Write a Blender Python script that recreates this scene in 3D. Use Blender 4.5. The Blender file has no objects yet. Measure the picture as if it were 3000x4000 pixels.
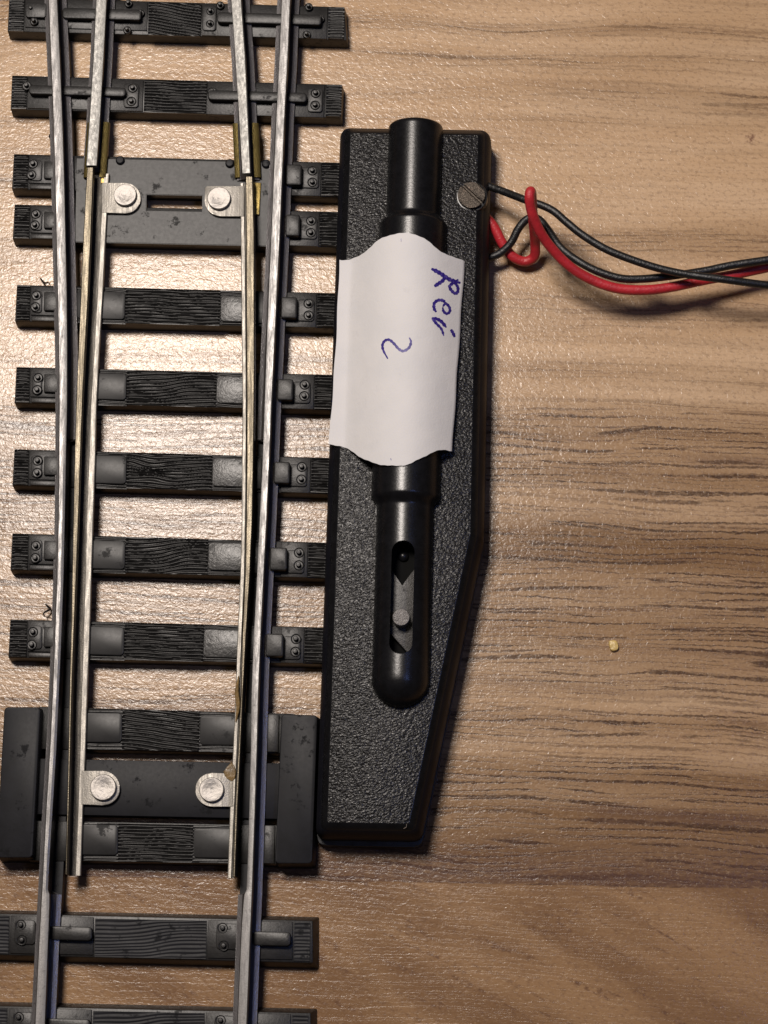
import bpy, bmesh, math, random
from mathutils import Vector, Matrix

MM = 0.001
C = bpy.context.scene.collection
scene = bpy.context.scene
random.seed(7)

# ------------------------------------------------------------------ camera
F = 10000.0                      # focal length in photo pixels (photo is 3000 x 4000)
DIST = 230.0                     # mm from lens to table
NX, NY = 2000.0, 4300.0          # where the plumb line under the lens meets the picture
cz = Vector(((1500 - NX) / F, (NY - 2000) / F, 1.0)).normalized()     # table normal in camera axes
cx = (Vector((1, 0, 0)) - cz * cz.x).normalized()
cy = cz.cross(cx)
R3 = Matrix((cx, cy, cz))                         # camera -> world
CAM = -(R3 @ Vector((0, 0, -1))) * DIST
cd = bpy.data.cameras.new('camera')
cam = bpy.data.objects.new('camera', cd)
C.objects.link(cam)
cam.matrix_world = Matrix.Translation(CAM * MM) @ R3.to_4x4()
cd.sensor_fit = 'VERTICAL'
cd.sensor_height = 24.0
cd.sensor_width = 24.0
cd.lens = 24.0 * F / 4000.0
cd.clip_start = 0.01
cd.clip_end = 20.0
scene.camera = cam

# ------------------------------------------------------------------ world, lamps, exposure
w = bpy.data.worlds.new('World')
scene.world = w
w.use_nodes = True
bg = w.node_tree.nodes['Background']
bg.inputs[0].default_value = (1.0, 0.86, 0.74, 1)
bg.inputs[1].default_value = 0.04


def area(name, loc, target, size, power, col, size_y=None):
    l = bpy.data.lights.new(name, 'AREA')
    l.shape = 'RECTANGLE' if size_y else 'DISK'
    l.size = size * MM
    if size_y:
        l.size_y = size_y * MM
    l.energy = power
    l.color = col
    o = bpy.data.objects.new(name, l)
    C.objects.link(o)
    o.location = Vector(loc) * MM
    o.rotation_euler = (Vector(target) - Vector(loc)).to_track_quat('-Z', 'Y').to_euler()
    return o


area('ceiling_lamp', (-76, 108, 350), (-15, 15, 0), 92, 1.50, (1.0, 0.91, 0.83))
area('cool_window', (165, -28, 350), (-30, -40, 0), 62, 0.09, (0.22, 0.36, 1.0))

vs = scene.view_settings
scene.display_settings.display_device = 'sRGB'
vs.view_transform = 'Standard'
vs.look = 'None'
vs.exposure = 0.0
vs.gamma = 1.0
vs.use_curve_mapping = False


def at(px, py, z=0.0):
    """photo pixel -> world point (mm) on the level plane at height z"""
    d = R3 @ Vector(((px - 1500) / F, (2000 - py) / F, -1.0))
    t = (z - CAM.z) / d.z
    p = CAM + d * t
    return Vector((p.x, p.y, z))


# ------------------------------------------------------------------ materials
class NT:
    def __init__(s, name):
        s.m = bpy.data.materials.new(name)
        s.m.use_nodes = True
        s.t = s.m.node_tree
        s.b = s.t.nodes['Principled BSDF']
        s._pos = None

    def n(s, kind, **kw):
        nd = s.t.nodes.new(kind)
        for k, v in kw.items():
            setattr(nd, k, v)
        return nd

    def l(s, a, b):
        s.t.links.new(a, b)

    def pos(s):
        """surface position in mm"""
        if s._pos is None:
            g = s.n('ShaderNodeNewGeometry')
            v = s.n('ShaderNodeVectorMath', operation='SCALE')
            v.inputs['Scale'].default_value = 1000.0
            s.l(g.outputs['Position'], v.inputs[0])
            s._pos = v.outputs[0]
        return s._pos

    def mapped(s, scale=(1, 1, 1), rot=0.0, loc=(0, 0, 0)):
        src = s.pos()
        if rot:
            m0 = s.n('ShaderNodeMapping')
            m0.inputs['Rotation'].default_value = (0, 0, rot)
            s.l(src, m0.inputs['Vector'])
            src = m0.outputs[0]
        mp = s.n('ShaderNodeMapping')
        mp.inputs['Scale'].default_value = scale
        mp.inputs['Location'].default_value = loc
        s.l(src, mp.inputs['Vector'])
        return mp.outputs[0]

    def noise(s, vec, scale, detail=3, rough=0.5, dist=0.0):
        nd = s.n('ShaderNodeTexNoise')
        nd.inputs['Scale'].default_value = scale
        nd.inputs['Detail'].default_value = detail
        nd.inputs['Roughness'].default_value = rough
        nd.inputs['Distortion'].default_value = dist
        s.l(vec, nd.inputs['Vector'])
        return nd.outputs['Fac']

    def vor(s, vec, scale, feature='F1', smooth=0.0):
        nd = s.n('ShaderNodeTexVoronoi', feature=feature)
        nd.inputs['Scale'].default_value = scale
        s.l(vec, nd.inputs['Vector'])
        return nd.outputs['Distance']

    def math(s, op, a, b=None, c=None, clamp=False):
        nd = s.n('ShaderNodeMath', operation=op, use_clamp=clamp)
        for i, v in enumerate((a, b, c)):
            if v is None:
                continue
            if isinstance(v, (int, float)):
                nd.inputs[i].default_value = v
            else:
                s.l(v, nd.inputs[i])
        return nd.outputs[0]

    def ss(s, v, lo, hi, a=0.0, b=1.0):
        nd = s.n('ShaderNodeMapRange', interpolation_type='SMOOTHSTEP')
        s.l(v, nd.inputs['Value'])
        for k, x in (('From Min', lo), ('From Max', hi), ('To Min', a), ('To Max', b)):
            nd.inputs[k].default_value = x
        return nd.outputs[0]

    def mix(s, fac, a, b, blend='MIX'):
        nd = s.n('ShaderNodeMix', data_type='RGBA', blend_type=blend)
        if isinstance(fac, (int, float)):
            nd.inputs[0].default_value = fac
        else:
            s.l(fac, nd.inputs[0])
        for i, v in ((6, a), (7, b)):
            if isinstance(v, tuple):
                nd.inputs[i].default_value = (*v, 1)
            else:
                s.l(v, nd.inputs[i])
        return nd.outputs[2]

    def set(s, color=None, rough=None, metal=None, spec=None):
        for k, v in (('Base Color', color), ('Roughness', rough), ('Metallic', metal), ('Specular IOR Level', spec)):
            if v is None:
                continue
            if isinstance(v, tuple):
                s.b.inputs[k].default_value = (*v, 1)
            elif isinstance(v, (int, float)):
                s.b.inputs[k].default_value = v
            else:
                s.l(v, s.b.inputs[k])

    def bump(s, h, dist_mm, strength=1.0):
        nd = s.n('ShaderNodeBump')
        nd.inputs['Distance'].default_value = dist_mm * MM
        nd.inputs['Strength'].default_value = strength
        s.l(h, nd.inputs['Height'])
        s.l(nd.outputs[0], s.b.inputs['Normal'])


def m_table():
    s = NT('laminate_wood')
    p = s.pos()
    sep = s.n('ShaderNodeSeparateXYZ')
    s.l(p, sep.inputs[0])
    X, Y = sep.outputs[0], sep.outputs[1]
    # grain coordinate of the upper board (streaks fall gently to the right)
    warp = s.math('MULTIPLY', s.math('SUBTRACT', s.noise(s.mapped((0.03, 0.06, 1)), 1.0, 2), 0.5), 3.2)
    yg = s.math('ADD', s.math('ADD', Y, s.math('MULTIPLY', X, 0.045)), warp)
    jit = s.math('MULTIPLY', s.math('SUBTRACT', s.noise(s.mapped((0.9, 1.4, 1)), 1.6, 4, 0.75), 0.5), 0.50)
    yg = s.math('ADD', yg, jit)
    cmb = s.n('ShaderNodeCombineXYZ')
    s.l(X, cmb.inputs[0])
    s.l(yg, cmb.inputs[1])
    G = cmb.outputs[0]

    def gn(sx, sy, detail=3, rough=0.6, off=0.0, dist=0.0):
        mp = s.n('ShaderNodeMapping')
        mp.inputs['Scale'].default_value = (sx, sy, 1)
        mp.inputs['Location'].default_value = (off, off * 1.7, 0)
        s.l(G, mp.inputs[0])
        return s.noise(mp.outputs[0], 1.0, detail, rough, dist)

    # how dark and streaky the board is, from its top edge to the seam
    ramp = s.n('ShaderNodeValToRGB')
    t = s.ss(yg, 50.0, -40.0)
    mr = s.n('ShaderNodeMapRange')
    s.l(yg, mr.inputs['Value'])
    mr.inputs['From Min'].default_value = 50
    mr.inputs['From Max'].default_value = -36
    s.l(mr.outputs[0], ramp.inputs[0])
    el = ramp.color_ramp.elements
    el[0].position = 0.0
    el[0].color = (0.22, 0.22, 0.22, 1)
    el[1].position = 1.0
    el[1].color = (0.95, 0.95, 0.95, 1)
    for pz, v in ((0.18, 0.10), (0.30, 0.14), (0.355, 0.20), (0.40, 0.12), (0.455, 0.30), (0.50, 0.62), (0.56, 0.55), (0.62, 0.75), (0.66, 0.55),
                  (0.70, 0.66), (0.76, 0.34), (0.81, 0.42), (0.86, 0.78), (0.90, 0.72), (0.94, 1.0)):
        e = el.new(pz)
        e.color = (v, v, v, 1)
    zone = ramp.outputs[0]
    broad = gn(0.012, 0.30, 2, 0.5, 3.0)
    tone = s.math('ADD', zone, s.math('MULTIPLY', s.math('SUBTRACT', broad, 0.5), 1.4), clamp=True)
    light = s.mix(s.ss(s.noise(s.mapped((0.05, 0.3, 1)), 1.0, 3), 0.35, 0.65), (0.465, 0.308, 0.182), (0.515, 0.355, 0.222))
    base = s.mix(tone, light, (0.174, 0.094, 0.040))
    # long fine streaks: contour lines of stretched noise, broken up along their length
    def lines(freq, wob, wob_sx, wob_sy, off, lo, hi, msx=0.07, msy=0.8):
        ph = s.math('ADD', s.math('MULTIPLY', yg, freq), s.math('MULTIPLY', gn(wob_sx, wob_sy, 2, 0.5, off), wob))
        sn = s.math('SINE', s.math('MULTIPLY', ph, 6.2832))
        msk = s.ss(gn(msx, msy, 3, 0.55, off + 31.0), lo, hi)
        # thinner where the mask fades
        return s.ss(s.math('ADD', sn, s.math('MULTIPLY', msk, 0.45)), 1.04, 1.34)
    amt = s.ss(tone, 0.10, 0.60, 0.14, 1.0)
    brk = s.ss(s.noise(s.mapped((1.1, 3.0, 1)), 1.0, 3, 0.7), 0.34, 0.56, 0.15, 1.0)
    c1 = lines(0.85, 5.0, 0.018, 0.16, 11.0, 0.44, 0.58)
    c2 = s.math('MAXIMUM', lines(1.45, 4.0, 0.030, 0.22, 57.0, 0.42, 0.56), s.math('MULTIPLY', lines(2.6, 4.0, 0.04, 0.3, 83.0, 0.42, 0.55, 0.12, 1.1), 0.6))
    c3 = s.ss(gn(0.07, 2.6, 3, 0.6, 23.0, 0.1), 0.54, 0.66)
    k1 = s.math('MULTIPLY', s.math('MULTIPLY', s.math('MAXIMUM', c1, c2), amt), s.math('ADD', s.math('MULTIPLY', brk, 0.55), 0.45))
    k2 = s.math('MULTIPLY', s.math('MULTIPLY', c3, amt), brk)
    col = s.mix(s.math('MULTIPLY', k2, 0.55), base, (0.105, 0.052, 0.030))
    col = s.mix(s.math('MULTIPLY', k1, 0.88), col, (0.040, 0.018, 0.010))
    # violet brown clouds
    cl = s.ss(gn(0.03, 0.35, 3, 0.5, 41.0), 0.55, 0.72)
    col = s.mix(s.math('MULTIPLY', s.math('MULTIPLY', cl, tone), 0.75), col, (0.100, 0.052, 0.033))
    # lower board: grain runs down to the right at about 30 degrees
    rot = math.radians(27)

    def ln(sx, sy, detail=3, loc=0.0, rough=0.6):
        return s.noise(s.mapped((sx, sy, 1), rot, (loc, loc, 0)), 1.0, detail, rough, 0.3)
    lb = s.mix(s.ss(ln(0.045, 0.16, 3, 5.0), 0.36, 0.64), (0.275, 0.162, 0.082), (0.185, 0.102, 0.050))
    lk = s.math('MULTIPLY', s.ss(ln(0.18, 1.1, 4, 9.0), 0.52, 0.68), s.ss(s.noise(p, 1.6, 3, 0.7), 0.40, 0.62))
    lb = s.mix(s.math('MULTIPLY', lk, 0.75), lb, (0.095, 0.046, 0.028))
    # seam
    a, b = at(1250, 3443), at(3000, 3474)
    slope = (b.y - a.y) / (b.x - a.x)
    sy = s.math('SUBTRACT', s.math('SUBTRACT', Y, a.y - slope * a.x), s.math('MULTIPLY', X, slope))
    sy = s.math('ADD', sy, s.math('MULTIPLY', s.math('SUBTRACT', s.noise(s.mapped((0.5, 0.5, 1)), 1.0, 2), 0.5), 0.22))
    up = s.ss(sy, -0.05, 0.05)
    edge = s.math('MULTIPLY', s.ss(sy, 0.0, 0.12), s.ss(sy, 6.0, 0.3))
    col = s.mix(s.math('MULTIPLY', edge, s.math('ADD', s.math('MULTIPLY', brk, 0.45), 0.25)), col, (0.085, 0.043, 0.032))
    col = s.mix(up, lb, col)
    # pores and painted pebble shading as speckle, and the small knot near the right edge
    sp = s.ss(s.noise(s.mapped((2.0, 3.2, 1), 0.3), 1.0, 3, 0.7), 0.50, 0.66)
    col = s.mix(s.math('MULTIPLY', sp, 0.36), col, (0.12, 0.065, 0.04))
    spl = s.ss(s.noise(s.mapped((2.2, 3.6, 1), 0.3, (7, 3, 0)), 1.0, 3, 0.7), 0.55, 0.72)
    col = s.mix(s.math('MULTIPLY', spl, 0.30), col, (0.50, 0.36, 0.22))
    k = at(2933, 538)
    dv = s.n('ShaderNodeVectorMath', operation='DISTANCE')
    s.l(p, dv.inputs[0])
    dv.inputs[1].default_value = k
    kd = s.math('ADD', dv.outputs['Value'], s.math('MULTIPLY', s.math('SUBTRACT', s.noise(p, 2.5, 3, 0.7), 0.5), 1.6))
    col = s.mix(s.ss(kd, 0.55, 0.05, 0.0, 0.8), col, (0.12, 0.05, 0.035))
    # embossed lacquer
    v1 = s.noise(s.mapped((1.0, 1.35, 1), 0.25), 2.1, 2, 0.5, 0.9)
    v2 = s.noise(s.mapped((0.8, 2.0, 1), 0.1), 1.0, 2, 0.5, 0.4)
    v3 = s.noise(p, 6.0, 2, 0.5)
    h = s.math('ADD', s.math('ADD', v1, s.math('MULTIPLY', v2, 0.5)), s.math('MULTIPLY', v3, 0.22))
    h = s.math('SUBTRACT', h, s.math('MULTIPLY', s.math('MAXIMUM', k1, k2), 0.25))
    s.bump(h, 0.029, 1.0)
    s.set(color=col, rough=s.ss(v3, 0.3, 0.7, 0.19, 0.27), spec=0.33)
    return s.m


def m_plastic(name, col=(0.030, 0.027, 0.026), rough=0.42, var=0.5, bump=0.03, scale=5.0, spec=0.5, scratch=True):
    s = NT(name)
    p = s.pos()
    n1 = s.noise(p, scale * 0.25, 3, 0.6)
    n2 = s.noise(p, scale, 3, 0.6)
    dark = tuple(c * (1 - var * 0.5) for c in col)
    lite = tuple(min(1, c * (1 + var)) for c in col)
    c = s.mix(s.ss(n1, 0.3, 0.7), dark, lite)
    if scratch:
        d = s.ss(s.noise(p, 0.55, 5, 0.75), 0.57, 0.66)
        c = s.mix(s.math('MULTIPLY', d, 0.7), c, tuple(x * 0.25 for x in col))
        e = s.ss(s.noise(s.mapped((0.6, 5.0, 1), 0.6), 1.0, 4, 0.7), 0.62, 0.70)
        c = s.mix(s.math('MULTIPLY', e, 0.5), c, tuple(x * 2.5 for x in col))
    rg = s.ss(n2, 0.3, 0.7, rough - 0.01, rough + 0.02)
    if scratch:
        rg = s.math('ADD', rg, s.math('MULTIPLY', d, 0.22))
    s.set(color=c, rough=rg, spec=spec)
    s.bump(s.math('ADD', n2, s.math('MULTIPLY', s.noise(p, scale * 3, 2), 0.4)), bump)
    return s.m


def m_leather():
    s = NT('grained_black_plastic')
    p = s.pos()
    wv = s.n('ShaderNodeVectorMath', operation='SCALE')
    nz = s.n('ShaderNodeTexNoise')
    nz.inputs['Scale'].default_value = 1.6
    s.l(p, nz.inputs['Vector'])
    s.l(nz.outputs['Color'], wv.inputs[0])
    wv.inputs['Scale'].default_value = 0.35
    ad = s.n('ShaderNodeVectorMath', operation='ADD')
    mp = s.mapped((0.82, 1.2, 1), math.radians(-14))
    s.l(mp, ad.inputs[0])
    s.l(wv.outputs[0], ad.inputs[1])
    v = s.vor(ad.outputs[0], 5.2, 'SMOOTH_F1')
    n1 = s.noise(ad.outputs[0], 6.0, 2, 0.5, 0.6)
    h = s.math('SUBTRACT', s.math('MULTIPLY', n1, 1.1), s.math('MULTIPLY', v, 1.0))
    s.bump(h, 0.078, 1.0)
    s.set(color=s.mix(s.ss(s.noise(p, 0.3, 3), 0.35, 0.7), (0.008, 0.0075, 0.0075), (0.013, 0.012, 0.012)),
          rough=0.33, spec=0.5)
    return s.m


def m_metal(name, col, rough=0.35, metal=0.85, mottle=0.5, dirt=(0.10, 0.085, 0.07), dirt_amt=0.5, streak=(1, 0.25, 1), bump=0.02):
    s = NT(name)
    p = s.pos()
    n1 = s.noise(s.mapped(streak), 4.5, 4, 0.75)
    n2 = s.noise(p, 2.2, 4, 0.7)
    c = s.mix(s.math('MULTIPLY', s.ss(n1, 0.35, 0.7), mottle), col, tuple(x * 0.55 for x in col))
    c = s.mix(s.math('MULTIPLY', s.ss(n2, 0.56, 0.70), dirt_amt), c, dirt)
    n3 = s.noise(p, 7.0, 2, 0.6)
    c = s.mix(s.math('MULTIPLY', s.ss(n3, 0.64, 0.72), dirt_amt), c, dirt)
    s.set(color=c, rough=s.ss(n1, 0.3, 0.7, rough - 0.07, rough + 0.13), metal=metal)
    s.bump(s.math('ADD', n1, s.noise(p, 9.0, 2)), bump)
    return s.m


def m_rivet():
    s = NT('turned_steel')
    s.set(color=(0.30, 0.28, 0.26), rough=0.5, metal=0.75)
    n1 = s.noise(s.pos(), 4.0, 3)
    s.bump(n1, 0.03)
    s.b.inputs['Anisotropic'].default_value = 0.5
    return s.m


def m_paper():
    s = NT('white_paper')
    p = s.pos()
    f = s.noise(p, 0.25, 3)
    c = s.mix(s.ss(f, 0.35, 0.65), (0.60, 0.588, 0.592), (0.63, 0.612, 0.610))
    g = s.ss(s.noise(s.mapped((0.5, 0.5, 1), 0, (3, 8, 0)), 1.0, 4, 0.7), 0.60, 0.75)
    c = s.mix(s.math('MULTIPLY', g, 0.20), c, (0.42, 0.41, 0.42))
    s.set(color=c, rough=0.75, spec=0.25)
    s.bump(s.math('ADD', s.noise(p, 5.0, 4, 0.7), s.math('MULTIPLY', s.noise(p, 0.35, 2), 5.0)), 0.02)
    return s.m


def m_ink():
    s = NT('violet_ink')
    n1 = s.noise(s.pos(), 3.5, 3, 0.6)
    s.set(color=s.mix(s.ss(n1, 0.45, 0.72), (0.022, 0.010, 0.17), (0.10, 0.075, 0.32)), rough=0.5)
    return s.m


def m_wire(name, col, rough=0.35):
    s = NT(name)
    p = s.pos()
    n1 = s.noise(p, 1.0, 3)
    s.set(color=s.mix(s.ss(n1, 0.3, 0.7), tuple(c * 0.85 for c in col), tuple(c * 1.15 for c in col)), rough=rough)
    s.bump(s.noise(p, 5.0, 3, 0.6), 0.05)
    return s.m


M = dict(
    table=m_table(),
    plastic=m_plastic('sleeper_plastic', (0.008, 0.0075, 0.0074), 0.38, 0.4, 0.008, 6.0, 0.34),
    chair=m_plastic('rail_chair_plastic', (0.011, 0.0102, 0.010), 0.40, 0.4, 0.012, 5.0, 0.36),
    plate=m_plastic('hinge_plate_plastic', (0.012, 0.0115, 0.0118), 0.40, 0.15, 0.001, 3.0, 0.28),
    slide=m_plastic('polished_slide_plastic', (0.022, 0.021, 0.020), 0.36, 0.4, 0.030, 3.0, 0.55),
    block=m_plastic('block_plastic', (0.0055, 0.0055, 0.0075), 0.5, 0.3, 0.002, 3.0, 0.20),
    leather=m_leather(),
    gloss=m_plastic('smooth_black_plastic', (0.004, 0.004, 0.005), 0.28, 0.4, 0.008, 5.0, 0.42, False),
    edge=m_plastic('flange_lit_black', (0.035, 0.036, 0.037), 0.45, 0.4, 0.015, 4.0, 0.4, False),  # lightened black: reflected light on the shadowed flange, put into the colour
    lever=m_plastic('grey_lever_plastic', (0.030, 0.028, 0.027), 0.42, 0.4, 0.03, 6.0),
    wall=m_plastic('dull_black_wall', (0.006, 0.006, 0.009), 0.5, 0.2, 0.004, 3.0, 0.12, False),
    cavity_shade=m_plastic('cavity_shade_black', (0.003, 0.003, 0.003), 0.8, 0.1, 0.001, 3.0, 0.1, False),  # near-black colour paints in the shade of a deep window
    pin=m_plastic('pin_plastic', (0.12, 0.110, 0.105), 0.30, 0.5, 0.10, 4.0),
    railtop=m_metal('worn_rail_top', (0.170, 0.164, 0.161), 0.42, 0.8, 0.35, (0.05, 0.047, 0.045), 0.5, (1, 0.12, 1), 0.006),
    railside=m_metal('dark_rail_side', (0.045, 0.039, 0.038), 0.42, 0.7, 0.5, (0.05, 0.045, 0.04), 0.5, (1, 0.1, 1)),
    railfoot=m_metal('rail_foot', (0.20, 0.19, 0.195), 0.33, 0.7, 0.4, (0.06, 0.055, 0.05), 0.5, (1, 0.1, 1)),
    closetop=m_metal('clean_rail_top', (0.215, 0.210, 0.198), 0.46, 0.75, 0.25, (0.12, 0.11, 0.10), 0.35, (1, 0.4, 1), 0.008),
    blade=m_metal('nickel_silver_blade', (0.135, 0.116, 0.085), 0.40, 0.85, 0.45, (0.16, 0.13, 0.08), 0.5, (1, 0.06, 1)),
    web=m_metal('shaded_blade_web', (0.06, 0.054, 0.046), 0.45, 0.7, 0.5, (0.02, 0.02, 0.02), 0.5, (1, 0.06, 1)),  # darker metal stands in for shade in the blade's recessed channel
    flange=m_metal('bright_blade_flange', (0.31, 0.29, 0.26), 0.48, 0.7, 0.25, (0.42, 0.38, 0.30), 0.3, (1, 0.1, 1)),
    rivet=m_rivet(),
    brass=m_metal('tarnished_brass', (0.12, 0.090, 0.026), 0.42, 0.8, 0.7, (0.05, 0.035, 0.01), 0.8, (1, 0.3, 1)),
    brassb=m_metal('bright_brass', (0.42, 0.31, 0.10), 0.38, 0.8, 0.3, (0.4, 0.28, 0.08), 0.4),
    glue=m_plastic('dried_flux', (0.17, 0.11, 0.045), 0.35, 0.6, 0.08, 3.0, 0.5, False),
    screw=m_metal('brown_steel_screw', (0.032, 0.025, 0.019), 0.38, 0.75, 0.5, (0.06, 0.04, 0.03), 0.5, (1, 1, 1), 0.02),
    paper=m_paper(), ink=m_ink(),
    black_wire=m_wire('black_wire_sheath', (0.006, 0.006, 0.007), 0.42),
    red_wire=m_wire('red_wire_sheath', (0.40, 0.018, 0.026), 0.45),
    crumb=m_plastic('yellow_crumb', (0.52, 0.37, 0.13), 0.35, 0.3, 0.1, 2.0, 0.5, False),
    fibre=m_plastic('black_fibre_stuff', (0.012, 0.009, 0.008), 0.6, 0.3, 0.02, 4.0, 0.3, False),
    hair=m_plastic('pale_hair', (0.26, 0.22, 0.19), 0.5, 0.3, 0.01, 4.0, 0.4, False),
)

# ------------------------------------------------------------------ object helpers
ORG = {}


def tag(o, label=None, cat=None, group=None, kind=None):
    for k, v in (('label', label), ('category', cat), ('group', group), ('kind', kind)):
        if v:
            o[k] = v
    return o


def thing(name, org, label, cat, group=None):
    o = bpy.data.objects.new(name, None)
    o.empty_display_size = 0.004
    C.objects.link(o)
    o.location = Vector(org) * MM
    ORG[o.name] = Vector(org)
    return tag(o, label, cat, group)


def link(name, bm, mats, parent=None, smooth=35, org=None):
    """bm is in mm world coordinates"""
    o0 = ORG[parent.name] if parent is not None else Vector(org or (0, 0, 0))
    for v in bm.verts:
        v.co = (v.co - o0) * MM
    if smooth:
        bmesh.ops.recalc_face_normals(bm, faces=bm.faces[:])
    me = bpy.data.meshes.new(name)
    bm.to_mesh(me)
    bm.free()
    if not isinstance(mats, (list, tuple)):
        mats = [mats]
    for m in mats:
        me.materials.append(m)
    if smooth:
        me.shade_smooth()
        me.set_sharp_from_angle(angle=math.radians(smooth))
    o = bpy.data.objects.new(name, me)
    C.objects.link(o)
    if parent is not None:
        o.parent = parent
    else:
        o.location = o0 * MM
    ORG[o.name] = o0
    return o


def prism(bm, poly, z0, z1, bev=0.08, draft=0.0, seg=2, corner=None):
    """poly: list of world xy points (any order); straight prism with softened top and upright edges"""
    n = len(poly)
    c = Vector((sum(p[0] for p in poly) / n, sum(p[1] for p in poly) / n))
    top = [bm.verts.new((p[0], p[1], z1)) for p in poly]
    bot = []
    for p in poly:
        d = Vector((p[0], p[1])) - c
        e = Vector((math.copysign(draft, d.x), math.copysign(draft, d.y))) if draft else Vector((0, 0))
        bot.append(bm.verts.new((p[0] + e.x, p[1] + e.y, z0)))
    ft = bm.faces.new(top)
    bm.faces.new(list(reversed(bot)))
    fs = [ft]
    for i in range(n):
        j = (i + 1) % n
        fs.append(bm.faces.new((top[j], top[i], bot[i], bot[j])))
    if bev > 0:
        es = set(ft.edges)
        up = [e for i in range(n) for e in [bm.edges.get((top[i], bot[i]))] if e]
        if n <= 8:
            if corner:
                bmesh.ops.bevel(bm, geom=up, offset=corner, segments=4, affect='EDGES', profile=0.5, clamp_overlap=True)
                tf = [f for f in bm.faces if f.is_valid and abs(f.calc_center_median().z - z1) < 1e-6 and
                      all(abs(v.co.z - z1) < 1e-6 for v in f.verts) and any(abs(v.co.x - poly[0][0]) < 60 for v in f.verts)]
                # the newest top face
                tf.sort(key=lambda f: f.index)
                es = set()
                for f in tf:
                    if len(f.verts) > n:
                        cc = f.calc_center_median()
                        if (Vector((cc.x, cc.y)) - c).length < 0.6:
                            es |= set(f.edges)
            else:
                es |= set(up)
        bmesh.ops.bevel(bm, geom=list(es), offset=bev, segments=seg, affect='EDGES', profile=0.5, clamp_overlap=True)


def pquad(x0, y0, x1, y1, z, skew=0.028):
    """a rectangle given by photo pixels of its left x, top y, right x, bottom y at height z; rows fall by skew px per px"""
    w_ = x1 - x0
    return [at(x0, y0, z).xy, at(x1, y0 + w_ * skew, z).xy, at(x1 - (y1 - y0) * skew, y1 + w_ * skew, z).xy,
            at(x0 - (y1 - y0) * skew, y1, z).xy]


def slab(name, parent, mat, x0, y0, x1, y1, z0, z1, bev=0.08, corner=None, skew=0.028, draft=0.0):
    bm = bmesh.new()
    prism(bm, pquad(x0, y0, x1, y1, z1, skew), z0, z1, bev, draft, corner=corner)
    return link(name, bm, mat, parent)


def lathe(bm, cx_, cy_, prof, seg=32):
    """prof: list of (r, z) from outside bottom to the centre top"""
    rings = []
    for r, z in prof:
        if r < 1e-6:
            rings.append([bm.verts.new((cx_, cy_, z))])
        else:
            rings.append([bm.verts.new((cx_ + r * math.cos(2 * math.pi * i / seg), cy_ + r * math.sin(2 * math.pi * i / seg), z)) for i in range(seg)])
    for a, b in zip(rings, rings[1:]):
        for i in range(seg):
            j = (i + 1) % seg
            if len(b) == 1:
                bm.faces.new((a[i], a[j], b[0]))
            else:
                bm.faces.new((a[i], a[j], b[j], b[i]))


def catmull(pts, n=8):
    out = []
    P = [pts[0] + (pts[0] - pts[1])] + list(pts) + [pts[-1] + (pts[-1] - pts[-2])]
    for i in range(1, len(P) - 2):
        p0, p1, p2, p3 = P[i - 1:i + 3]
        for k in range(n):
            t = k / n
            out.append(0.5 * ((2 * p1) + (p2 - p0) * t + (2 * p0 - 5 * p1 + 4 * p2 - p3) * t * t + (3 * p1 - p0 - 3 * p2 + p3) * t ** 3))
    out.append(P[-2])
    return out


def tube(bm, pts, r, seg=14, taper=None):
    pts = [Vector(p) for p in pts]
    n = len(pts)
    T = [(pts[min(i + 1, n - 1)] - pts[max(i - 1, 0)]).normalized() for i in range(n)]
    up = Vector((0, 0, 1))
    if abs(T[0].dot(up)) > 0.9:
        up = Vector((1, 0, 0))
    N = (up - T[0] * up.dot(T[0])).normalized()
    rings = []
    for i in range(n):
        N = (N - T[i] * N.dot(T[i])).normalized()
        B = T[i].cross(N)
        rr = r * (taper(i / (n - 1)) if taper else 1)
        rings.append([bm.verts.new(pts[i] + (N * math.cos(a) + B * math.sin(a)) * rr) for a in [2 * math.pi * k / seg for k in range(seg)]])
    for a, b in zip(rings, rings[1:]):
        for k in range(seg):
            j = (k + 1) % seg
            bm.faces.new((a[k], a[j], b[j], b[k]))
    bm.faces.new(list(reversed(rings[0])))
    bm.faces.new(rings[-1])


def lerp_tab(tab, y):
    """tab rows (y, v1, v2, ...): smooth interpolation"""
    if y <= tab[0][0]:
        a, b = tab[0], tab[1]
    elif y >= tab[-1][0]:
        a, b = tab[-2], tab[-1]
    else:
        for i in range(len(tab) - 1):
            if tab[i][0] <= y <= tab[i + 1][0]:
                a, b = tab[i], tab[i + 1]
                break
    t = (y - a[0]) / (b[0] - a[0])
    return [a[k] + (b[k] - a[k]) * t for k in range(1, len(a))]


def sweep(bm, sections, mat_ids=None):
    rings = [[bm.verts.new(p) for p in s] for s in sections]
    n = len(rings[0])
    for a, b in zip(rings, rings[1:]):
        for k in range(n):
            j = (k + 1) % n
            f = bm.faces.new((a[k], a[j], b[j], b[k]))
            if mat_ids:
                f.material_index = mat_ids[k]
    bm.faces.new(rings[0])
    bm.faces.new(list(reversed(rings[-1])))


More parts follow.
